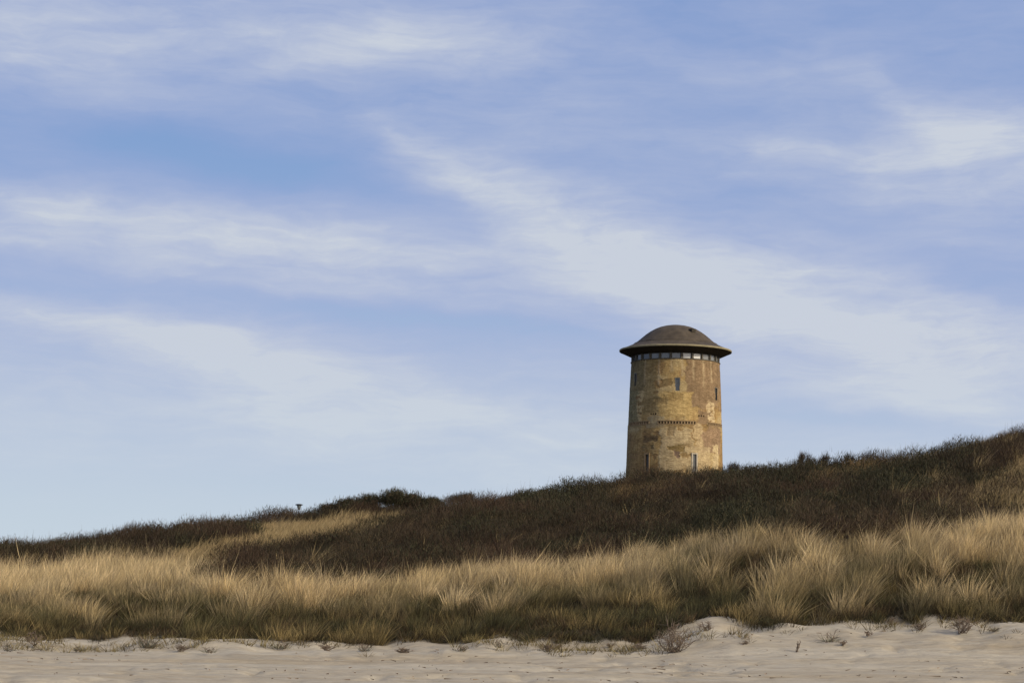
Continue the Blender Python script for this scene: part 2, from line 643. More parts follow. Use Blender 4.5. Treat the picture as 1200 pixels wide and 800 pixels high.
def sheet(name, ay, label, cat=None):
    X, Y = np.meshgrid(ax, ay, indexing='ij')
    Z = height(X, Y)
    Z = np.where(Y < 40, 0.0, Z)
    # wind-cut ledges and footprints in the dry sand
    near = (1 - sstep(52, 56, Y)) * sstep(34, 37, Y)
    ledge = vnoise(X * 0.28, Y * 1.0, 1.1, 41, 3)
    Z = Z + near * 0.03 * np.tanh(4 * ledge) + near * 0.035 * np.tanh(7 * vnoise(X * 0.10, Y, 1.6, 47, 2) - 2) + near * 0.018 * vnoise(X * 0.7, Y, 0.45, 43, 3)
    Z = Z - near * 0.05 * np.maximum(vnoise(X, Y * .7, .42, 49, 2) * vnoise(X, Y, 6.0, 50, 2) * 2.2 - .35, 0)
    far = sstep(330, 700, Y)
    Z = Z * (1 - far) + far * 6.0
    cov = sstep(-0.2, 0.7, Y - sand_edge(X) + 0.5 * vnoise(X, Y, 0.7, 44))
    n, k = X.shape
    idx = np.arange(n * k).reshape(n, k)
    Q = np.stack([idx[:-1, :-1], idx[1:, :-1], idx[1:, 1:], idx[:-1, 1:]], -1).reshape(-1, 4)
    o = quads_mesh(name, np.stack([X, Y, Z], -1).reshape(-1, 3), Q, SAND, None, {'cover': cov.ravel()}, True)
    tag(o, kind='structure')
    return o


sheet('beach', axis([(-400, 0, 50), (0, 30, 3), (30, 36, 0.5), (36, 53.0, 0.09)]), None)
sheet('dunes', axis([(53.0, 60, 0.12), (60, 105, 0.25), (105, 120, 1.0), (120, 330, 6), (330, 2500, 70)]), None)


# ------------------------------------------------------------------ blades and twigs
def ribbons(P, T, B, L, Wd, C0, C1, seg=2, wdir=None):
    """P root, T start direction (unit), B bend vector (added at the tip), L length, Wd width, C0/C1 root/tip colour"""
    n = len(P)
    if wdir is None:
        a = rng.random(n) * 2 * math.pi
        wdir = np.stack([np.cos(a), np.sin(a), np.zeros(n)], -1)
    V = np.zeros((n, 2 * seg + 1, 3), np.float32)
    C = np.zeros((n, 2 * seg + 1, 3), np.float32)
    for i in range(seg + 1):
        t = i / seg
        c = P + L[:, None] * (T * t + B * t ** 2)
        w = (Wd * (1 - 0.55 * t) * 0.5)[:, None] * wdir
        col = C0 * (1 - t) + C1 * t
        if i < seg:
            V[:, 2 * i] = c - w
            V[:, 2 * i + 1] = c + w
            C[:, 2 * i] = col
            C[:, 2 * i + 1] = col
        else:
            V[:, 2 * i] = c
            C[:, 2 * i] = col
    base = (np.arange(n) * (2 * seg + 1))[:, None]
    loops, tot = [], []
    pat = []
    for i in range(seg - 1):
        pat += [2 * i, 2 * i + 1, 2 * i + 3, 2 * i + 2]
        tot.append(4)
    pat += [2 * seg - 2, 2 * seg - 1, 2 * seg]
    tot.append(3)
    F_ = (base + np.array(pat)[None, :]).ravel()
    tt = np.tile(tot, n)
    st = np.concatenate([[0], np.cumsum(tt)[:-1]])
    return V.reshape(-1, 3), C.reshape(-1, 3), F_, st, tt


def ribbon_object(name, args, mat, parent=None, seg=2, wdir=None):
    V, C, F_, st, tt = ribbons(*args, seg=seg, wdir=wdir)
    return raw_mesh(name, V, F_, st, tt, mat, parent, {'tint': C})


def unit(v):
    return v / np.maximum(np.linalg.norm(v, axis=-1, keepdims=True), 1e-6)


def tuft_blades(cx, cy, cz, h, rad, nb, c0, c1, wind=0.13, width=0.0135, spread=0.42, outx=None, outy=None):
    """arrays of tufts -> arrays of blades"""
    idx = np.repeat(np.arange(len(cx)), nb)
    n = len(idx)
    a = rng.random(n) * 2 * math.pi
    q = np.sqrt(rng.random(n))
    ox, oy = np.cos(a) * q * rad[idx], np.sin(a) * q * rad[idx]
    px, py = cx[idx] + ox, cy[idx] + oy
    pz = height(px, py) - 0.03 if cz is None else cz[idx] + 0 * px
    lean = spread * (0.25 + 0.75 * q) * (0.6 + 0.8 * rng.random(n))
    T = np.stack([np.cos(a) * lean, np.sin(a) * lean, np.ones(n)], -1)
    T += rng.normal(0, 1, (n, 3)) * np.where(rng.random((n, 1)) < .15, .42, .19) * np.array([1, 1, 0.2])
    T[:, 0] += 0.05
    if outx is not None:
        T[:, 0] += outx[idx]
        T[:, 1] += outy[idx]
    T = unit(T)
    L = h[idx] * (0.36 + 0.66 * rng.random(n) + 0.50 * rng.random(n) ** 7)
    wj = wind * (0.4 + 0.9 * rng.random(n))
    B = np.stack([wj + np.cos(a) * 0.12, np.sin(a) * 0.14 + rng.normal(0, .06, n), -0.10 - 0.45 * wj * rng.random(n)], -1)
    v = (0.45 + 0.65 * rng.random(n) + 0.75 * rng.random(n) ** 5)[:, None]
    cc0 = c0[idx] * v
    cc1 = c1[idx] * v
    Wd = width * (0.6 + 0.8 * rng.random(n))
    return np.stack([px, py, pz], -1), T, B, L, Wd, cc0, cc1


def jgrid(x0, x1, y0, y1, s):
    X, Y = np.meshgrid(np.arange(x0, x1, s), np.arange(y0, y1, s))
    X = X.ravel() + rng.uniform(-.5, .5, X.size) * s * 1.3
    Y = Y.ravel() + rng.uniform(-.5, .5, Y.size) * s * 1.3
    k = np.abs(X / Y) < 0.30          # a margin beyond the frame on both sides
    return X[k], Y[k]


STRAW = np.array([0.62, 0.475, 0.235])
PALE = np.array([0.76, 0.62, 0.38])
OLIVE = np.array([0.150, 0.138, 0.060])
GOLD = np.array([0.38, 0.29, 0.12])
BROWN = np.array([0.12, 0.085, 0.045])
DARKG = np.array([0.055, 0.053, 0.030])

# --- marram on the foredune ---------------------------------------
X, Y = jgrid(-32, 32, 51.4, 104, 0.30)
Z = height(X, Y)
px, py, main, ton, pat = zones(X, Y, Z)
edge = sand_edge(X)
g = main & (Y > edge + rng.normal(0, 0.15, len(X)))
t = np.clip((py - np.interp(px, KG, LG)) / (735 - np.interp(px, KG, LG)), 0, 1)   # 0 at the crest, 1 at the foot
big = vnoise(X, Y, 3.0, 51, 3)
mid = vnoise(X, Y, 1.1, 52, 3)
left = sstep(330, 60, px)
pale = np.clip(1.15 - 1.65 * t + 0.55 * big + 0.30 * mid + 0.75 * left * (1 - .7 * t), 0, 1)
gold = np.clip(0.35 + 0.9 * mid + 0.3 * vnoise(X, Y, 2.2, 53, 2), 0, 1) * (1 - pale)
olive = 1 - pale - gold
cd_, cx_, cy_, cr_ = clumps(X, Y, 0.95, 5)
cr2 = clumps(X, Y, 0.95, 5)[3]
lowz = sstep(0.25, 0.75, t) * (1 - 0.55 * left)
gapn = vnoise(X, Y, 2.0, 54, 3) + 0.3 * vnoise(X, Y, 0.7, 55, 2)
scrubby = (vnoise(X, Y, 2.0, 59, 3) < -0.42 - .25 * left) & (t < .85) & (t > .12)
gap = scrubby | (cd_ > 0.50 - 0.08 * lowz + 0.25 * (1 - sstep(0.0, 0.25, t))) | ((cr_ < 0.36 * lowz + 0.05) & (Y > edge + 0.5)) \
    | (gapn < -0.80 + 0.42 * lowz)
pale = np.clip(pale * (0.80 + 0.55 * cr_) - .55 * (((cr_ * 29.1) % 1) < .22 * (1 - left)), 0, 1)
tone = (0.62 + 0.50 * ((cr_ * 7.3) % 1) + 0.35 * rng.random(len(X)) ** 2)[:, None]
mixg = np.clip(gold * (0.5 + 1.3 * ((cr_ * 13.7) % 1)), 0, 1) * (1 - pale)
olive = 1 - pale - mixg
olt = (0.85 - 0.25 * lowz)[:, None]
c1 = pale[:, None] * (STRAW + (PALE - STRAW) * rng.random((len(X), 1)) * 0.8) + mixg[:, None] * GOLD + olive[:, None] * OLIVE * olt
c1 = c1 * tone
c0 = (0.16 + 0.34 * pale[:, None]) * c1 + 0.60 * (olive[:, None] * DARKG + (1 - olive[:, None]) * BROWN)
h = (0.72 + 0.20 * big + 0.24 * pale + 0.22 * (cr_ - .5)) * (1.18 - 1.25 * cd_ ** 2) + rng.normal(0, 0.09, len(X))
h = np.clip(h, 0.30, 1.30) * (0.62 + 0.38 * sstep(0, 1.3, Y - edge))
infill = gap & (rng.random(len(X)) < .50)
inc = np.where(rng.random((len(X), 1)) < .55, OLIVE * .62, np.where(rng.random((len(X), 1)) < .5, BROWN * 1.15, GOLD * .55)) * (.7 + .6 * rng.random((len(X), 1)))
c1 = np.where(infill[:, None], inc, c1)
c0 = np.where(infill[:, None], inc * .45, c0)
h = np.where(infill, np.clip(h * .70, .25, .62), h)
keep = g & (~gap | infill)
dens = np.where(Y > 75, 40, 62)
nb = dens[keep].astype(int)
rad = (0.15 + 0.07 * rng.random(len(X)))[keep]
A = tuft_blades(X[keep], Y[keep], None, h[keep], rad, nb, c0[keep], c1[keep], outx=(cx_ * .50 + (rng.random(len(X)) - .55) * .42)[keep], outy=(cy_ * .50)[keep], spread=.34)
# short sprouts thinning out over the sand in front
fr_n = vnoise(X, Y, 1.5, 57, 3)
fs = main & (Y <= edge + .3) & (Y > edge - 2.8) & (rng.random(len(X)) < np.clip(.55 + .25 * left + 1.5 * fr_n - .24 * (edge - Y), 0, .95))
nf = fs.sum()
cf = (OLIVE * (rng.random((nf, 1)) < .55) + GOLD * .8 * 1.0) * .62 * (0.6 + .7 * rng.random((nf, 1)))
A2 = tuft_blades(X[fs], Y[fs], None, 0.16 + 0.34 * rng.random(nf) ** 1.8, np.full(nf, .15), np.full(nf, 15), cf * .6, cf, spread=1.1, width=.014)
A = tuple(np.concatenate([u_, w_]) for u_, w_ in zip(A, A2))
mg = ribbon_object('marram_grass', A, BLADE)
tag(mg, 'dense straw and olive marram grass covering the seaward dune slope above the sand', 'grass', kind='stuff')
print('marram blades', len(A[0]))

# low dark undergrowth in the gaps and between the tufts of the foredune
k2 = g & (gap | (rng.random(len(X)) < 0.30))
n2_ = k2.sum()
cd = np.where(rng.random((n2_, 1)) < 0.5, DARKG, BROWN * 0.7) * (0.7 + 0.6 * rng.random((n2_, 1)))
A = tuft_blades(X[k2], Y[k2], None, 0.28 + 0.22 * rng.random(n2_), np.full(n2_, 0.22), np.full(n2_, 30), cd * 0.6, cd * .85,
                wind=0.12, width=0.014, spread=0.9)
ug = ribbon_object('undergrowth', A, TWIG)
tag(ug, 'low dark undergrowth filling the hollows between the marram on the dune front', 'undergrowth', kind='stuff')

# --- paler grass on the back slope, on the ridge and at the right ----------------------------
g2 = (ton & (rng.random(len(X)) < 0.95)) | (pat & (rng.random(len(X)) < 0.62))
bd_ = np.interp(px, KG, LG) - py
wisp = (bd_ > -2) & (rng.random(len(X)) < 0.42 * np.exp(-np.maximum(bd_, 0) / 9) + 0.016 + 0.22 * sstep(1030, 1120, px) * (vnoise(X, Y, 1.8, 58, 2) > .0))
g2 = (g2 | wisp) & ~(ton & (vnoise(X, Y, .9, 60, 2) < -.35))
g2 &= ~main
nn = g2.sum()
f = rng.random((nn, 1))
tonm = ton[g2][:, None]
brt = (tonm | wisp[g2][:, None] | (px[g2] > 1060)[:, None])
c1b = np.where(brt, STRAW * (0.56 + 0.42 * f) + 0.12 * big[g2][:, None] * STRAW, STRAW * (0.26 + 0.28 * f) * np.array([1.05, 0.93, 0.85]))
A = tuft_blades(X[g2], Y[g2], None, np.clip(0.62 + 0.2 * mid[g2] + 0.1 * rng.random(nn), .35, 1.1), np.full(nn, 0.20),
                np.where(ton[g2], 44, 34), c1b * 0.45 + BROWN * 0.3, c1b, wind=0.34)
bg_ = ribbon_object('dry_grass', A, BLADE)
tag(bg_, 'paler dry grass in patches among the dark scrub behind the foredune', 'grass', kind='stuff')


# --- scrub: leafless brown thicket on the back slope ------------------------------------------
def shrub_twigs(cx, cy, hh, rr, nb, ca, green):
    idx = np.repeat(np.arange(len(cx)), nb)
    n = len(idx)
    a = rng.random(n) * 2 * math.pi
    q = np.sqrt(rng.random(n))
    ox, oy = np.cos(a) * q * rr[idx], np.sin(a) * q * rr[idx]
    px, py = cx[idx] + ox, cy[idx] + oy
    top = hh[idx] * np.sqrt(np.clip(1 - 0.75 * q ** 2, 0.1, 1))
    L = 0.11 + 0.22 * rng.random(n)
    s = rng.random(n) ** 0.6
    pz = height(px, py) + np.maximum(top * s - L * 0.8, -0.05)
    T = np.stack([np.cos(a) * q * 0.7, np.sin(a) * q * 0.7, np.full(n, 0.75)], -1) + rng.normal(0, 0.42, (n, 3)) * np.array([1, 1, .5])
    T = unit(T)
    B = rng.normal(0, 0.14, (n, 3)) + np.array([0.06, 0, 0.05])
    c = ca[idx] * (0.65 + 0.7 * rng.random(n))[:, None]
    gmask = rng.random(n) < green[idx]
    c = np.where(gmask[:, None], np.array([0.044, 0.045, 0.024]) * (0.7 + 0.6 * rng.random(n))[:, None], c)
    L = np.where(gmask, L * 0.5, L)
    Wd = np.where(gmask, 0.032, 0.014) * (0.6 + 0.8 * rng.random(n))
    return np.stack([px, py, pz], -1), T, B, L, Wd, c * 0.8, c


X, Y = jgrid(-34, 34, 62, 109, 0.42)
Z = height(X, Y)
px, py, main, ton, pat = zones(X, Y, Z)
sc = ~main & ~ton & ~(pat & (rng.random(len(X)) < 0.6))
X, Y, px, py = X[sc], Y[sc], px[sc], py[sc]
big = vnoise(X, Y, 4.5, 61, 3)
mid = vnoise(X, Y, 1.7, 62, 3)
n = len(X)
fr = np.clip(0.5 + 0.6 * big + 0.4 * mid, 0, 1)[:, None]
ca = np.array([0.078, 0.054, 0.036]) * fr + np.array([0.050, 0.048, 0.027]) * (1 - fr)
sd_, _, _, sr_ = clumps(X, Y, 2.1, 8)
ca = ca * (0.42 + 0.55 * ((sr_ * 5.7) % 1)[:, None]) * np.array([1.05, 1.0, .95])
green = np.clip(0.10 - 0.35 * big - 0.3 * mid + .35 * (((sr_ * 17.3) % 1) < .2), 0.02, 0.75)
hh = (1 - .22 * sstep(90, 97, Y)) * np.clip((0.80 + 0.50 * (sr_ - .5)) * (1.35 - 1.9 * sd_ ** 2) + 0.12 * mid + 0.1 * vnoise(X, Y, 0.8, 63, 2), 0.22, 1.30)
rr = 0.34 + 0.16 * rng.random(n)
A = shrub_twigs(X, Y, hh, rr, np.where(Y > 104, 40, 92), ca, green)
print('scrub twigs', len(A[0]))
sb = ribbon_object('scrub', A, TWIG, seg=2)
tag(sb, 'dark brown leafless scrub covering the upper dune up to the ridge', 'scrub', kind='stuff')

# thin upright stalks standing out of the scrub along the skyline
n = 1500
s = rng.uniform(-.29, .29, n)
Yk = rng.uniform(99, 104, n)
Xk = s * Yk
dn = vnoise(Xk, Yk * 0, 2.0, 66, 3)
k = (dn > 0.1) & (rng.random(n) < np.where(s > 0.14, .75, .3))
Xk, Yk = Xk[k], Yk[k]
n = len(Xk)
P = np.stack([Xk, Yk, height(Xk, Yk)], -1)
T = unit(np.stack([rng.normal(.04, .10, n), rng.normal(0, .08, n), np.ones(n)], -1))
cst = np.tile(np.array([0.16, 0.12, 0.07]), (n, 1)) * (0.5 + 0.8 * rng.random((n, 1)))
st_ = ribbon_object('dry_stalks', (P, T, rng.normal(0, .05, (n, 3)), 0.65 + 0.50 * rng.random(n) ** 1.5, np.full(n, 0.013), cst * .7, cst), BLADE)
tag(st_, 'thin dry stalks rising above the scrub along the skyline of the dune', 'dry stalks', kind='stuff')


# ------------------------------------------------------------------ single tussocks standing apart
def tussock(pxc, pyb, D, hgt, colr, label, group, wind=0.4, nb=90, rad=0.16, spread=.35):
    p = at(pxc, pyb, D)
    x, y = float(p[0]), float(p[1])
    z = float(height(x, y))
    # blades are generated in local coordinates round the base
    A = tuft_blades(np.array([0.0]), np.array([0.0]), np.array([-0.04]), np.array([hgt]), np.array([rad]), np.array([nb]),
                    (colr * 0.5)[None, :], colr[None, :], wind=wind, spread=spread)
    o = ribbon_object('grass_tussock', A, BLADE)
    o.location = (x, y, z)
    tag(o, label, 'grass tussock', group)
    return o


TG = 'single grass tussocks standing in the dark scrub'
for (a, D, hg, lab) in [
    (368, 70, 1.30, 'tall pale wind-bent tussock rising alone above the bright grass left of centre'),
    (596, 70, 1.15, 'pale tussock with arching tips at the scrub edge below the middle of the slope'),
    (676, 71, 1.25, 'tall feathery tussock leaning right at the scrub edge, left of the tower'),
    (745, 69, 1.15, 'leaning straw tussock at the scrub edge just left of below the tower'),
    (797, 68, 1.2, 'wind-swept pale tussock at the scrub edge directly below the tower'),
    (842, 68, 1.0, 'short arching tussock at the scrub edge right of below the tower'),
    (1052, 80, 1.3, 'isolated pale tussock with hooked tips in the dark scrub on the right'),
    (1098, 84, 1.1, 'rounded straw tussock high in the scrub near the right side'),
    (1146, 86, 1.3, 'large leaning straw tussock high on the right slope'),
    (1192, 88, 1.2, 'straw tussock close below the ridge at the right edge'),
    (1105, 74, 1.2, 'arching straw tussock just above the bright grass on the right'),
    (470, 88, 0.8, 'faint tan tussock below the green bushes of the ridge'),
]:
    tussock(a, 600, D, hg, STRAW * random.uniform(.65, .9), lab, TG)

# ------------------------------------------------------------------ bushes and small trees
BARK = simple_mat('bark', (0.07, 0.055, 0.04), 0.9, 0.1, scale=20)
DRYW = simple_mat('dry_wood', (0.13, 0.10, 0.075), 0.9, 0.1, scale=30)


def bush(px_, D, top_py, width, cols, label, cat, name, group=None, leafy=1.0, nst=9, sparse=1.0, flat=False, lean=0.15):
    """a bush with its own stems and crown; its base stands on the dune at distance D"""
    p = at(px_, top_py, D)
    x, y, zt = float(p[0]), float(p[1]), float(p[2])
    zb = float(height(x, y))
    H = zt - zb
    Wm = width / F * D
    root = empty(name, (x, y, zb - 0.05))
    tag(root, label, cat, group)
    mb = MB()
    tips = []
    for i in range(nst):
        a = random.uniform(0, 2 * math.pi)
        rr = Wm / 2 * math.sqrt(random.random()) * 0.9
        if flat:
            e = Vector((math.cos(a) * rr, math.sin(a) * rr * .7, H * random.uniform(.84, .93)))
            pts = [Vector((random.uniform(-.06, .06), random.uniform(-.06, .06), 0)), Vector((e.x * .2, e.y * .2, H * .55)), e]
        else:
            e = Vector((math.cos(a) * rr + lean * H * .3, math.sin(a) * rr, H * random.uniform(.6, .9) * (1 - .45 * (rr / (Wm / 2)) ** 2)))
            pts = [Vector((e.x * .15, e.y * .15, 0)), Vector((e.x * .5 + random.uniform(-.1, .1), e.y * .5, e.z * .55)), e]
        mb.tube(pts, [0.030, 0.020, 0.008], 5)
        tips.append((pts, e))
        for j in range(3):
            b0 = pts[1].lerp(e, random.random() * .8)
            b1 = b0 + Vector((random.uniform(-.3, .3) + .1 * lean, random.uniform(-.3, .3), random.uniform(.1, .35))) * (Wm * .45 + .15)
            b1.z = min(b1.z, H * .95)
            mb.tube([b0, b1], [0.010, 0.005], 4)
            tips.append(((b0, b0, b1), b1))
    mb.build('stem' if not flat else 'trunk', BARK, root)
    Ps, n_per = [], int(120 * sparse)
    bare = leafy < .4
    if bare:
        n_per = int(n_per * .8)
    for pts, e in tips:
        c = np.array(e)
        s0 = np.array(pts[1])
        u = rng.random((n_per, 1)) ** .7
        base = s0 * (1 - u) + c * u
        sp = np.array([Wm * .10 + .05, Wm * .10 + .05, (0.05 if flat else 0.12) * H * .5 + .03])
        if bare:
            sp = np.array([.05, .05, .03])
        Ps.append(base + rng.normal(0, 1, (n_per, 3)) * sp)
    Pn = np.concatenate(Ps)
    Pn[:, 2] = np.clip(Pn[:, 2], 0.02 if not flat else H * .72, H * 1.0)
    n = len(Pn)
    T = unit(rng.normal(0, .5, (n, 3)) + np.array([.1, 0, .8]))
    ci = rng.integers(0, len(cols), n)
    c = np.array(cols)[ci] * (0.6 + 0.8 * rng.random((n, 1)))
    lf = rng.random(n) < leafy
    L = np.where(lf, 0.07 + 0.13 * rng.random(n), 0.15 + 0.2 * rng.random(n))
    Wd = np.where(lf, 0.026, 0.010) * (0.6 + 0.8 * rng.random(n))
    ribbon_object('crown', (Pn, T, rng.normal(0, .15, (n, 3)), L, Wd, c * .85, c), TWIG, root)
    return root


GRN = [(0.050, 0.050, 0.026), (0.040, 0.040, 0.022), (0.060, 0.046, 0.028)]
BRN = [(0.075, 0.052, 0.036), (0.055, 0.042, 0.030)]
BLU = [(0.065, 0.075, 0.070), (0.06, 0.06, 0.05)]
GB = 'green bushes along the ridge left of the tower'
bush(408, 101, 581, 36, GRN, 'low green bush at the left end of the bushes on the ridge', 'bush', 'ridge_bush', GB)
bush(434, 101, 575, 32, GRN, 'second green bush of the ridge group, left of the tallest one', 'bush', 'ridge_bush', GB)
bush(464, 101, 570, 42, GRN, 'tallest and widest green bush on the ridge left of the tower', 'bush', 'ridge_bush', GB, nst=14)
bush(485, 101, 574, 26, GRN + BRN, 'green bush against the right side of the tallest ridge bush', 'bush', 'ridge_bush', GB)
bush(504, 101, 578, 22, GRN, 'small round green bush at the right end of the ridge bushes', 'bush', 'ridge_bush', GB)
bush(386, 101, 589, 26, GRN + BRN, 'low dark bush just right of the distant lamp on the ridge', 'bush', 'ridge_bush', GB)
GT = 'bare twiggy shrubs on the ridge right of the tower'
bush(858, 101, 537, 24, BLU + BRN, 'grey twiggy shrub on the ridge close to the right foot of the tower', 'shrub', 'bare_shrub', GT, leafy=.25, sparse=.12, nst=13)
bush(936, 101, 523, 12, BRN, 'bare upright shrub on the ridge, left one of the pair', 'shrub', 'bare_shrub', GT, leafy=.08, nst=10, sparse=.17, lean=.4)
bush(947, 101, 522, 12, BRN, 'bare upright shrub on the ridge, in the middle of the three', 'shrub', 'bare_shrub', GT, leafy=.08, nst=8, sparse=.17, lean=.3)
bush(963, 101, 521, 14, BRN, 'bare fan-shaped shrub on the ridge, rightmost of the three', 'shrub', 'bare_shrub', GT, leafy=.08, nst=10, sparse=.17, lean=.4)
bush(993, 100, 522, 14, BRN + GRN, 'small round bush on the ridge right of the bare shrubs', 'shrub', 'bare_shrub', GT, leafy=.3, sparse=.14)
bush(540, 150, 575, 34, [(0.05, 0.058, 0.05), (0.04, 0.046, 0.04)], 'distant flat-topped wind-shaped tree just behind the ridge', 'tree', 'distant_tree',
     flat=True, nst=12, leafy=.9)

# ------------------------------------------------------------------ small plants on the sand at the foot of the dune
SP = 'small dry plants on the sand at the foot of the dune'


def sprig(px_, py_, D, wpx, hpx, label, kind='twigs', col=(0.13, 0.10, 0.075)):
    py_ = py_ - (6 if px_ < 760 else 1)
    hpx = hpx * .85
    p = at(px_, py_, D)
    # walk the sight line to the ground so that the plant stands on the sand
    for d in np.arange(44, 60, 0.05):
        q = at(px_, py_, d)
        if q[2] <= height(q[0], q[1]):
            p = q
            break
    x, y = float(p[0]), float(p[1])
    z = float(height(x, y))
    D = y
    Wm, Hm = wpx / F * D, hpx / F * D
    root = empty('beach_plant', (x, y, z - 0.02))
    tag(root, label, 'plant', SP)
    mb = MB()
    n = max(4, int(wpx * (.25 if kind == 'leaves' else .55)))
    ends = []
    for i in range(n):
        a = random.uniform(0, 2 * math.pi)
        r_ = Wm / 2 * random.uniform(.3, 1)
        e = Vector((math.cos(a) * r_, math.sin(a) * r_, Hm * random.uniform(.45, 1) * (1.15 - .5 * r_ / (Wm / 2))))
        m_ = e * .5 + Vector((random.uniform(-.1, .1) * Wm, 0, -Hm * .05))
        b = Vector((random.uniform(-.15, .15) * Wm, random.uniform(-.1, .1) * Wm, 0))
        mb.tube([b, m_ + b * .5, e], [0.010, 0.007, 0.005], 4)
        for j in range(2 if kind == 'leaves' else 6):
            s_ = m_.lerp(e, random.random())
            e2 = s_ + Vector((random.uniform(-.25, .25) * Wm, random.uniform(-.15, .15) * Wm, random.uniform(-.05, .25) * Hm))
            mb.tube([s_, e2], [0.006, 0.004], 4)
            ends.append(e2)
        ends.append(e)
    mb.build('stem', DRYW, root)
    if kind == 'leaves':
        k = int(wpx * 2.2)
        a_ = rng.random(k) * 2 * math.pi
        q_ = rng.random(k) ** .6
        Pn = np.stack([np.cos(a_) * q_ * Wm * .32, np.sin(a_) * q_ * Wm * .25, np.full(k, .01)], -1)
        T_ = unit(np.stack([np.cos(a_) * (.3 + q_), np.sin(a_) * .8, .35 + rng.random(k) * 1.2], -1))
        c = np.array(col)[None, :] * (0.5 + .9 * rng.random((k, 1)))
        ribbon_object('foliage', (Pn, T_, rng.normal(0, .25, (k, 3)) + [.1, 0, -.2], Hm * (.5 + .8 * rng.random(k)), np.full(k, .013), c * .8, c), BLADE, root)
    return root


DK = (0.11, 0.09, 0.07)
RD = (0.17, 0.12, 0.08)
OL = (0.19, 0.18, 0.11)
GY = (0.15, 0.15, 0.115)
for s_ in [
    (10, 768, 16, 12, 'grey-green low plant in the sand at the left edge', 'leaves', GY),
    (40, 762, 22, 22, 'dry brown branching plant on the sand near the left edge', 'twigs', DK),
    (92, 768, 20, 9, 'flat olive creeping plant on the sand left of the spiky grey one', 'leaves', OL),
    (172, 764, 26, 22, 'spiky grey-green plant on the sand at the left', 'leaves', GY),
    (212, 768, 22, 12, 'low twiggy brown plant below the dark grass at the left', 'twigs', DK),
    (245, 770, 24, 10, 'pale creeping plant half buried in sand', 'leaves', OL),
    (330, 765, 30, 14, 'wide low plant with pale stems left of centre', 'leaves', OL),
    (384, 768, 22, 13, 'dry plant leaning out of a small sand hummock', 'twigs', RD),
    (428, 768, 20, 14, 'grey-green sprig on the sand below the dark grass', 'leaves', GY),
    (474, 770, 24, 9, 'flat brown sprig on the sand left of the middle', 'twigs', DK),
    (540, 768, 26, 10, 'creeping olive plant on the sand near the middle', 'leaves', OL),
    (585, 764, 16, 14, 'thin upright green sprigs near the middle of the beach edge', 'leaves', GY),
    (642, 768, 18, 12, 'reddish dry plant on the sand right of the middle', 'twigs', RD),
    (655, 766, 12, 12, 'small reddish twig beside the larger reddish plant', 'twigs', RD),
    (715, 765, 14, 9, 'tiny dark sprig on open sand left of the tall reddish plant', 'twigs', DK),
    (748, 766, 20, 10, 'low brown plant at the foot of the tall reddish plant', 'twigs', DK),
    (790, 764, 48, 44, 'tall reddish branching dead plant on the sand hummock below the tower', 'twigs', RD),
    (826, 740, 20, 16, 'dark star-shaped sprig on the sand right of the tall reddish plant', 'twigs', DK),
    (872, 756, 16, 6, 'flat bit of dry plant lying on open sand', 'twigs', DK),
    (934, 765, 10, 22, 'two thin upright stalks on open sand at the right', 'twigs', DK),
    (972, 752, 26, 20, 'olive leafy plant on the sand at the right', 'leaves', OL),
    (988, 756, 14, 8, 'small dark plant at the right of the olive leafy one', 'twigs', DK),
    (1017, 745, 14, 9, 'small dark sprig under the overhanging grass', 'twigs', DK),
    (1044, 732, 14, 12, 'dark tuft at the grass edge left of the bare patch', 'twigs', DK),
    (1078, 738, 18, 12, 'brown plant at the foot of a golden grass clump', 'twigs', RD),
    (1128, 742, 36, 26, 'large dark tangled dead plant on the sand at the right', 'twigs', DK),
    (1165, 740, 20, 8, 'low olive plant on the sand near the right edge', 'leaves', OL),
]:
    sprig(s_[0], s_[1], 54, s_[2], s_[3], s_[4], s_[5], s_[6])

# tide litter: scraps of dead stem and shell lying on the sand
n = 900
Xs = rng.uniform(-15, 15, n)
Ys = 38 + 15.5 * rng.random(n) ** 0.8
kk = vnoise(Xs * .3, Ys * 1.4, 1.3, 71, 3) > 0.15
Xs, Ys = Xs[kk], Ys[kk]
n = len(Xs)
P = np.stack([Xs, Ys, height(Xs, Ys) + 0.035], -1)
a = rng.random(n) * math.pi
T = np.stack([np.cos(a), np.sin(a) * .5, rng.normal(0.05, .1, n)], -1)
c = np.where(rng.random((n, 1)) < .6, np.array([0.10, 0.07, 0.045]), np.array([.2, .15, .1]))
lt = ribbon_object('beach_litter', (P, T, rng.normal(0, .2, (n, 3)) * [1, 1, .3], .04 + .16 * rng.random(n) ** 2, np.full(n, .022), c, c), TWIG,
                   wdir=unit(np.stack([rng.normal(0, .3, n), rng.normal(0, .3, n), np.ones(n)], -1)))
tag(lt, 'scattered scraps of dry stems lying in lines on the beach sand', 'litter', kind='stuff')

# ------------------------------------------------------------------ the water tower
DT = 220.0
pr = at(791.6, 412.0, DT)
TX, TY, ZR = float(pr[0]), float(pr[1]), float(pr[2])
TB = float(height(TX, TY)) - 0.3
tower = empty('water_tower', (TX, TY, TB))
tag(tower, 'round old water tower with patchy tan walls and a dark domed roof', 'water tower')
ZE = ZR - TB                # height of the eaves edge above the base
view = math.atan2(TX, TY)   # turn the tower so that angle 0 faces the camera
tower.rotation_euler = (0, 0, -view)


def rwall(z):
    """wall radius at height z below the eaves edge (z negative)"""
    r = np.interp(-np.asarray(z, float), [0, 1.3, 4.8, 7.9, 8.05, 12.5, 18], [4.70, 4.70, 4.86, 4.96, 5.00, 5.12, 5.28])
    return r


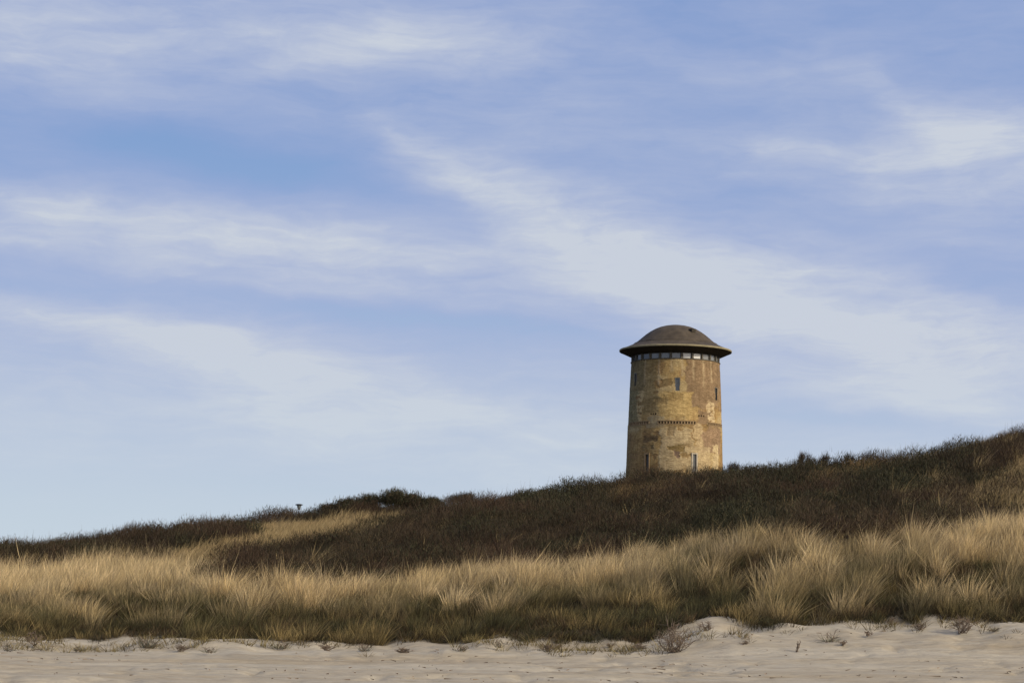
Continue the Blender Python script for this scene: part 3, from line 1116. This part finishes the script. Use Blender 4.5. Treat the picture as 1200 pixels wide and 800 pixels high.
WINS = [  # angle, z centre, width, height, surround
    (-61, -3.3, .42, 1.25, 0), (3.0, -4.0, .42, 1.30, 0), (62.5, -4.75, .45, 1.3, 0),
    (-34.0, -12.3, .42, 2.0, 1), (24.0, -12.25, .44, 2.0, 1), (118, -5.5, .42, 1.3, 0), (-120, -6.5, .42, 1.3, 0)]
HOLES = [(a, -7.08, .13, .17) for a in (-30.4, -27.4, -24.0)] + [(a, -7.22, .13, .17) for a in (30.2, 33.8, 37.4)]
BANDS = [(-20.5, 26.0), (-74, -33), (43, 80)]


def wall_mesh():
    ang = np.concatenate([np.arange(-180, -96, 3.0), np.arange(-96, 96, 0.5), np.arange(96, 180, 3.0)])
    zz = np.arange(-ZE, -1.30, 0.06)
    zz[-1] = -1.30
    A_, Z_ = np.meshgrid(np.radians(ang), zz, indexing='ij')
    r = rwall(Z_)
    # positions on the unrolled wall, for noise
    U, V = A_ * 5.0 + 40, Z_ + 40
    nA = vnoise(U, V, 3.2, 81, 5, .55)
    nB = vnoise(U * .8, V * 1.5, 1.1, 82, 5, .6)
    nC = vnoise(U * .7, V * 2.2, 0.45, 83, 3, .6)
    ad = np.degrees(A_)

    def box(a0, a1, z0, z1, s=2.0, j=4.0):
        """soft box with ragged edges, in degrees and metres"""
        aa = ad + j * nB + 1.5 * nC
        z2 = Z_ + .30 * nB + .12 * nC
        return sstep(a0 - s, a0, aa) * (1 - sstep(a1, a1 + s, aa)) * sstep(z0 - .12, z0, z2) * (1 - sstep(z1, z1 + .12, z2))

    tan_ = np.array([.315, .228, .105])
    base = np.zeros(A_.shape + (3,)) + tan_
    hgt = np.zeros(A_.shape)

    def lay(mask, col, dh=0.0):
        nonlocal base, hgt
        m = np.clip(mask, 0, 1)
        base = base * (1 - m[..., None]) + np.array(col) * m[..., None]
        hgt = hgt * (1 - m) + dh * m

    lay(sstep(.05, .45, nA), (.36, .285, .155), .015)           # paler lime wash
    lay(sstep(.15, .35, -nA + .5 * nB), (.24, .165, .075), -.01)   # bared ochre stone
    lay(sstep(.35, .5, nB), (.20, .135, .065), -.02)
    pink = (.198, .142, .086)
    lay(box(14, 92, -5.4, -1.3), pink, .02)                      # large brown render, upper right
    lay(box(20, 92, -6.4, -5.2) * sstep(-.3, .2, nA + .2), pink, .02)
    lay(box(30, 48, -7.9, -6.6), pink, .02)
    lay(box(34, 72, -11.0, -8.3) * sstep(-.5, -.2, nA), (.225, .160, .102), .02)
    lay(box(-90, -42, -4.5, -1.3), (.185, .150, .080), .01)
    lay(box(-40, -22, -7.0, -1.3, 3, 6) * .7, (.20, .155, .075), 0)
    lay(box(-92, -55, -7.9, -4.5, 3, 6) * .8, (.16, .145, .080), 0)
    lay(box(-20, 20, -7.5, -4.9) * sstep(-.5, .3, nA + .3), (.37, .275, .125), .01)
    lay(box(-16, 22, -13, -8.6) * sstep(-.7, -.2, nA + .2), (.34, .275, .165), .02)
    lay(box(-34, -14, -8.4, -7.4), (.29, .24, .145), .02)
    lay(box(20, 45, -13.5, -10.6) * .8, (.38, .305, .185), .015)
    lay(box(26, 34, -10.6, -8.0), (.37, .29, .17), .015)
    lay(box(45, 56, -7.8, -5.6, 2, 3) * sstep(-.2, .1, nC + .3), (.42, .34, .21), .02)
    lay(box(52, 64, -12.5, -9.9, 2, 3) * sstep(-.3, .1, nB + .1), (.40, .33, .20), .02)
    lay(box(-40, -22, -10.0, -9.35, 1, 3), (.14, .10, .055), -.03)   # fallen render, dark
    lay(box(-42, -26, -11.1, -10.4, 1, 3) * sstep(0, .3, nB + .2), (.15, .115, .06), -.03)
    lay(box(-8, 12, -10.9, -10.45, 1, 3), (.17, .125, .055), -.03)
    lay(box(-1, 6, -11.6, -10.9, 1, 2), (.16, .115, .085), -.03)
    lay(box(-8, 0, -9.2, -8.6, 1, 2) * .8, (.22, .165, .09), -.02)
    lay(box(8, 26, -11.4, -11.15, 1, 3), (.19, .135, .065), -.02)
    lay(box(-22, -6, -4.2, -3.6, 1, 5) * .7, (.16, .11, .05), -.03)
    lay(box(-14, 8, -5.6, -5.1, 1, 5) * .6, (.20, .14, .06), -.02)
    lay(box(-50, -8, -6.0, -5.6, 1, 7) * .6, (.17, .125, .06), -.02)
    for a in (-42, -21, -5, 9, 23.5, 38, 52):                     # run-off stripes below the window piers
        dl = 1.0 + 1.5 * abs(math.sin(a * 3.1))
        lay(np.exp(-((ad - a - .5 * nC) / 1.5) ** 2) * sstep(-1.3 - dl - .5, -1.3 - dl, Z_ + .4 * nB) * .6, (.37, .30, .19), .005)
    lay((sstep(-60, -90, ad) * .5 + sstep(-15, -17, -Z_ * 0 + Z_) * 0) * (0.6 + .4 * nB), (.13, .13, .075), 0)   # green algae on the weather side
    # darker strip just below the band
    lay(np.exp(-((Z_ + 8.35 + .1 * nB) / .16) ** 2) * .35, (.17, .125, .07), 0)
    base *= (1 + .16 * nB + .12 * nC + .06 * vnoise(U, V * 1.6, .18, 84, 2))[..., None]
    base = np.clip(base * 1.12, .02, .62)
    r = r + hgt + .012 * nB + .008 * nC
    P = np.stack([r * np.sin(A_), -r * np.cos(A_), Z_ + ZE], -1)
    n, k = A_.shape
    idx = np.arange(n * k).reshape(n, k)
    i2 = np.roll(idx, -1, axis=0)
    Q = np.stack([idx[:, :-1], i2[:, :-1], i2[:, 1:], idx[:, 1:]], -1)
    ca_ = np.degrees(np.radians(ang)) + np.where(np.abs(ang) < 96, .25, 1.5)
    CA, CZ = np.meshgrid(ca_, (zz[:-1] + zz[1:]) / 2, indexing='ij')
    cut = np.zeros(CA.shape, bool)
    for (a, zc, w, h_) in [(a, z, w, h) for a, z, w, h, s in WINS] + HOLES:
        cut |= (np.abs(CA - a) * math.pi / 180 * 4.95 < w / 2) & (np.abs(CZ - zc) < h_ / 2)
    for a0, a1 in BANDS:
        cut |= (CA > a0) & (CA < a1) & (np.abs(CZ + 8.0) < .13)
    return P.reshape(-1, 3), Q[~cut], base.reshape(-1, 3)


def wall_material():
    m, t, b = new_mat('old_render_and_stone', .93, .12)
    L = t.links
    a = mnode(t, 'ShaderNodeVertexColor', layer_name='tint')
    n = tex_noise(t, 2.6, 8, .7, (1, 1, 2.0))
    n2 = tex_noise(t, 3.4, 6, .72, (1, 1, 4.2))
    r = mnode(t, 'ShaderNodeValToRGB')
    r.color_ramp.elements[0].position, r.color_ramp.elements[0].color = .32, (.66, .62, .56, 1)
    r.color_ramp.elements[1].position, r.color_ramp.elements[1].color = .62, (1.14, 1.13, 1.10, 1)
    L.new(n.outputs['Fac'], r.inputs[0])
    mx = mnode(t, 'ShaderNodeMix', data_type='RGBA', blend_type='MULTIPLY')
    mx.inputs['Factor'].default_value = .8
    L.new(a.outputs[0], mx.inputs['A'])
    L.new(r.outputs[0], mx.inputs['B'])
    n3 = tex_noise(t, 4.0, 4, .6, (1, 1, .16))
    r3 = mnode(t, 'ShaderNodeValToRGB')
    r3.color_ramp.elements[0].position, r3.color_ramp.elements[0].color = .38, (.80, .78, .74, 1)
    r3.color_ramp.elements[1].position, r3.color_ramp.elements[1].color = .58, (1.05, 1.05, 1.04, 1)
    L.new(n3.outputs['Fac'], r3.inputs[0])
    r2 = mnode(t, 'ShaderNodeValToRGB')
    r2.color_ramp.elements[0].position, r2.color_ramp.elements[0].color = .36, (.70, .66, .60, 1)
    r2.color_ramp.elements[1].position, r2.color_ramp.elements[1].color = .56, (1.08, 1.08, 1.07, 1)
    L.new(n2.outputs['Fac'], r2.inputs[0])
    m2 = mnode(t, 'ShaderNodeMix', data_type='RGBA', blend_type='MULTIPLY')
    m2.inputs['Factor'].default_value = .8
    L.new(mx.outputs['Result'], m2.inputs['A'])
    L.new(r2.outputs[0], m2.inputs['B'])
    m3 = mnode(t, 'ShaderNodeMix', data_type='RGBA', blend_type='MULTIPLY')
    m3.inputs['Factor'].default_value = .7
    L.new(m2.outputs['Result'], m3.inputs['A'])
    L.new(r3.outputs[0], m3.inputs['B'])
    L.new(m3.outputs['Result'], b.inputs['Base Color'])
    bp = mnode(t, 'ShaderNodeBump')
    bp.inputs['Distance'].default_value = .07
    L.new(n2.outputs['Fac'], bp.inputs['Height'])
    L.new(bp.outputs[0], b.inputs['Normal'])
    return m


V_, Q_, C_ = wall_mesh()
wall = quads_mesh('wall', V_, Q_, wall_material(), tower, {'tint': C_}, True)

MCORE = simple_mat('dark_backing', (.045, .038, .028), .95, .05, scale=2)
MROOF = simple_mat('weathered_roof_felt', (.058, .046, .031), .75, .22, var=.32, scale=1.1, bump=.03)
MFASC = simple_mat('lichened_fascia', (.215, .19, .115), .85, .2, var=.2, scale=1.5)
MSOFF = simple_mat('dark_soffit_boards', (.045, .04, .032), .9, .1, var=.2, scale=2)
MPIER = simple_mat('window_pier_paint', (.10, .09, .07), .8, .2, var=.3, scale=3)
MLIGHT = simple_mat('pale_stone_trim', (.38, .34, .26), .85, .2, var=.12, scale=5)
MCORB = simple_mat('band_stone', (.25, .18, .10), .9, .1, var=.25, scale=4)
MFRAME = simple_mat('old_window_frame', (.12, .115, .10), .6, .3, var=.2, scale=6)


def glass_mat(name, col, rough=.08):
    m, t, b = new_mat(name, rough, .8)
    n = tex_noise(t, 1.2, 3)
    r = mnode(t, 'ShaderNodeValToRGB')
    r.color_ramp.elements[0].color = tuple(c * .8 for c in col) + (1,)
    r.color_ramp.elements[1].color = tuple(c * 1.2 for c in col) + (1,)
    t.links.new(n.outputs['Fac'], r.inputs[0])
    t.links.new(r.outputs[0], b.inputs['Base Color'])
    return m


MG_DARK = glass_mat('dark_window_glass', (.045, .05, .055))
MG_GREY = glass_mat('grey_window_glass', (.15, .16, .16), .2)
MG_PALE = glass_mat('pale_window_glass', (.50, .51, .49), .35)  # paler pane colour for the windows right of centre

# backing drum behind gaps and panes; its dark colour stands in for interior shade
c = MB()
c.lathe([(4.55, 0.2), (4.32, ZE - 8), (4.28, ZE - 1.35), (4.28, ZE - .5)], 72)
c.build('backing_drum', MCORE, tower, True)

# sill ring under the window band and lintel ring above
c = MB()
c.lathe([(4.40, ZE - 1.30), (4.78, ZE - 1.30), (4.79, ZE - 1.24), (4.42, ZE - 1.22)], 120)
c.build('sill_ring', MPIER, tower)
NW = 25
pitch = 2 * math.pi / NW
ztop, zbot = ZE - .62, ZE - 1.225
for k in range(NW):
    a = math.radians(1.0) + k * pitch
    ad = math.degrees(a)
    if ad > 180:
        ad -= 360
    # pier between this window and the next
    m = MB()
    ap = a + pitch / 2
    m.box((4.60 * math.sin(ap), -4.60 * math.cos(ap), (ztop + zbot) / 2), (.17, .24, ztop - zbot - .004), ap)
    m.build('window_pier', MPIER, tower)
    m = MB()
    wv = 2 * 4.55 * math.tan(pitch / 2) - .22
    for sx in (-1, 1):
        m.box(((4.55) * math.sin(a) + sx * (wv / 2 - .02) * math.cos(a), -4.55 * math.cos(a) + sx * (wv / 2 - .02) * math.sin(a), (ztop + zbot) / 2),
              (.05, .07, ztop - zbot - .01), a)
    for zz_ in (ztop - .03, zbot + .03):
        m.box((4.55 * math.sin(a), -4.55 * math.cos(a), zz_), (wv - .1, .065, .05), a)
    fr_ = m.build('window', MFRAME, tower)
    g_ = MB()
    g_.box((4.52 * math.sin(a), -4.52 * math.cos(a), (ztop + zbot) / 2), (wv - .09, .02, ztop - zbot - .1), a)
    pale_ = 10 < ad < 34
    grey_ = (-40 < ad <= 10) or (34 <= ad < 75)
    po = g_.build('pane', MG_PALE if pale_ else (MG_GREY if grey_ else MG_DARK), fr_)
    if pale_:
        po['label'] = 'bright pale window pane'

# roof: soffit, fascia, brim and dome
c = MB()
c.lathe([(4.30, ZE - .60), (4.78, ZE - .62), (5.90, ZE - .115), (5.93, ZE - .11)], 128)
c.build('soffit', MSOFF, tower, True)
roof_prof = [(5.93, .095), (5.6, .22), (5.15, .40), (4.75, .58), (4.40, .78), (4.15, .95), (3.9, 1.16), (3.6, 1.42), (3.2, 1.76), (2.75, 2.08),
             (2.25, 2.37), (1.75, 2.58), (1.2, 2.73), (.6, 2.83), (.0001, 2.86)]
c = MB()
c.lathe([(r_, ZE + z_) for r_, z_ in roof_prof], 128)
roof = c.build('roof', MROOF, tower, True)
c = MB()
c.lathe([(5.88, ZE - .085), (5.98, ZE - .09), (6.00, ZE - .02), (6.00, ZE + .075), (5.95, ZE + .12), (5.86, ZE + .118)], 128)
c.build('fascia', MFASC, tower, True)
# two standing rings where brim and dome sheets overlap
c = MB()
c.lathe([(4.42, ZE + .775), (4.43, ZE + .81), (4.36, ZE + .83)], 128)
c.build('roof_flashing', MROOF, roof, True)
# hatch in the dome
ah = math.radians(36)
c = MB()
c.box((3.0 * math.sin(ah), -3.0 * math.cos(ah), ZE + 1.95), (.50, .46, .30), ah)
c.box((2.98 * math.sin(ah), -2.98 * math.cos(ah), ZE + 2.125), (.58, .54, .04), ah)
c.build('hatch', MSOFF, roof)

# windows in the shaft
for (a_, zc, w, h_, sr) in WINS:
    a = math.radians(a_)
    r_ = float(rwall(zc))
    er = Vector((math.sin(a), -math.cos(a), 0))
    et = Vector((math.cos(a), math.sin(a), 0))
    zc2 = zc + ZE
    m = MB()
    fw = .13 if sr else .07
    dpt, rc = (.22, r_ - .06) if sr else (.20, r_ - .09)
    for sx in (-1, 1):
        p_ = er * rc + et * sx * (w / 2 + fw / 2 - .01)
        m.box((p_.x, p_.y, zc2), (fw, dpt, h_ + .02), a)
    for sz in (-1, 1):
        p_ = er * (rc + .004)
        m.box((p_.x, p_.y, zc2 + sz * (h_ / 2 + fw / 2)), (w + 2 * fw - .004, dpt, fw), a)
    wf = m.build('window_surround' if sr else 'slit_window', (MLIGHT if a_ > 0 else MCORB) if sr else MFRAME, tower)
    g_ = MB()
    p_ = er * (r_ - .17)
    g_.box((p_.x, p_.y, zc2), (w - .02, .02, h_), a)
    g_.build('pane', MG_DARK if a_ < 20 or a_ > 40 else MG_GREY, wf)
    b_ = MB()
    p_ = er * (r_ - .14)
    for dz in ((-.25, .1, .35) if h_ > 2 else (0.12,)):
        b_.box((p_.x, p_.y, zc2 + dz * h_), (w - .022, .03, .035), a)
    if sr:
        b_.box((p_.x, p_.y, zc2), (.035, .032, h_ - .01), a)
    b_.build('glazing_bar', MFRAME, wf)

# stone band with its row of small blocks
for (a0, a1) in BANDS:
    m = MB()
    A0, A1 = math.radians(a0), math.radians(a1)
    r_ = 4.99
    nseg = max(6, int((a1 - a0) / 2))
    m.lathe([(r_ - .3, ZE - 7.86), (r_ + .07, ZE - 7.86), (r_ + .08, ZE - 7.79), (r_ - .1, ZE - 7.76)], nseg, A0, A1)
    m.lathe([(r_ - .1, ZE - 8.22), (r_ + .05, ZE - 8.19), (r_ + .05, ZE - 8.12), (r_ - .3, ZE - 8.115)], nseg, A0, A1)
    nb_ = int((A1 - A0) * 5 / .30)
    for i in range(nb_ + 1):
        a = A0 + (A1 - A0) * i / nb_
        m.box(((r_ - .06) * math.sin(a), -(r_ - .06) * math.cos(a), ZE - 7.99), (.15, .22, .25), a)
    m.build('stone_band', MCORB, tower)

# ------------------------------------------------------------------ distant lamp behind the ridge
p = at(350.5, 591.0, 125.0)
lx, ly, lz = float(p[0]), float(p[1]), float(p[2])
gz = float(height(lx, ly))
lamp = empty('street_lamp', (lx, ly, gz))
tag(lamp, 'small distant lamp with a flat dark disc cap showing over the ridge at the left', 'street lamp')
MDK = simple_mat('dark_lamp_metal', (.03, .033, .036), .5, .4, var=.1)
MLG = simple_mat('frosted_lamp_glass', (.20, .23, .24), .3, .5, var=.05)
hL = lz - gz
c = MB()
c.tube([(0, 0, 0), (0, 0, .5), (0, 0, hL - .34)], [.055, .045, .035], 12)
c.build('pole', MDK, lamp, True)
c = MB()
c.lathe([(.0001, hL + .05), (.12, hL + .045), (.235, hL + .01), (.235, hL - .02), (.15, hL - .045), (.0001, hL - .045)], 32)
c.build('lamp_cap', MDK, lamp, True)
c = MB()
c.lathe([(.135, hL - .045), (.065, hL - .31), (.0001, hL - .31)], 24)
lg = c.build('lamp_glass', MLG, lamp, True)
c = MB()
for k in range(4):
    a = k * math.pi / 2 + .8
    c.tube([(.14 * math.cos(a), .14 * math.sin(a), hL - .045), (.07 * math.cos(a), .07 * math.sin(a), hL - .33)], [.009, .009], 5)
c.build('lantern_frame', MDK, lamp)
print('done')
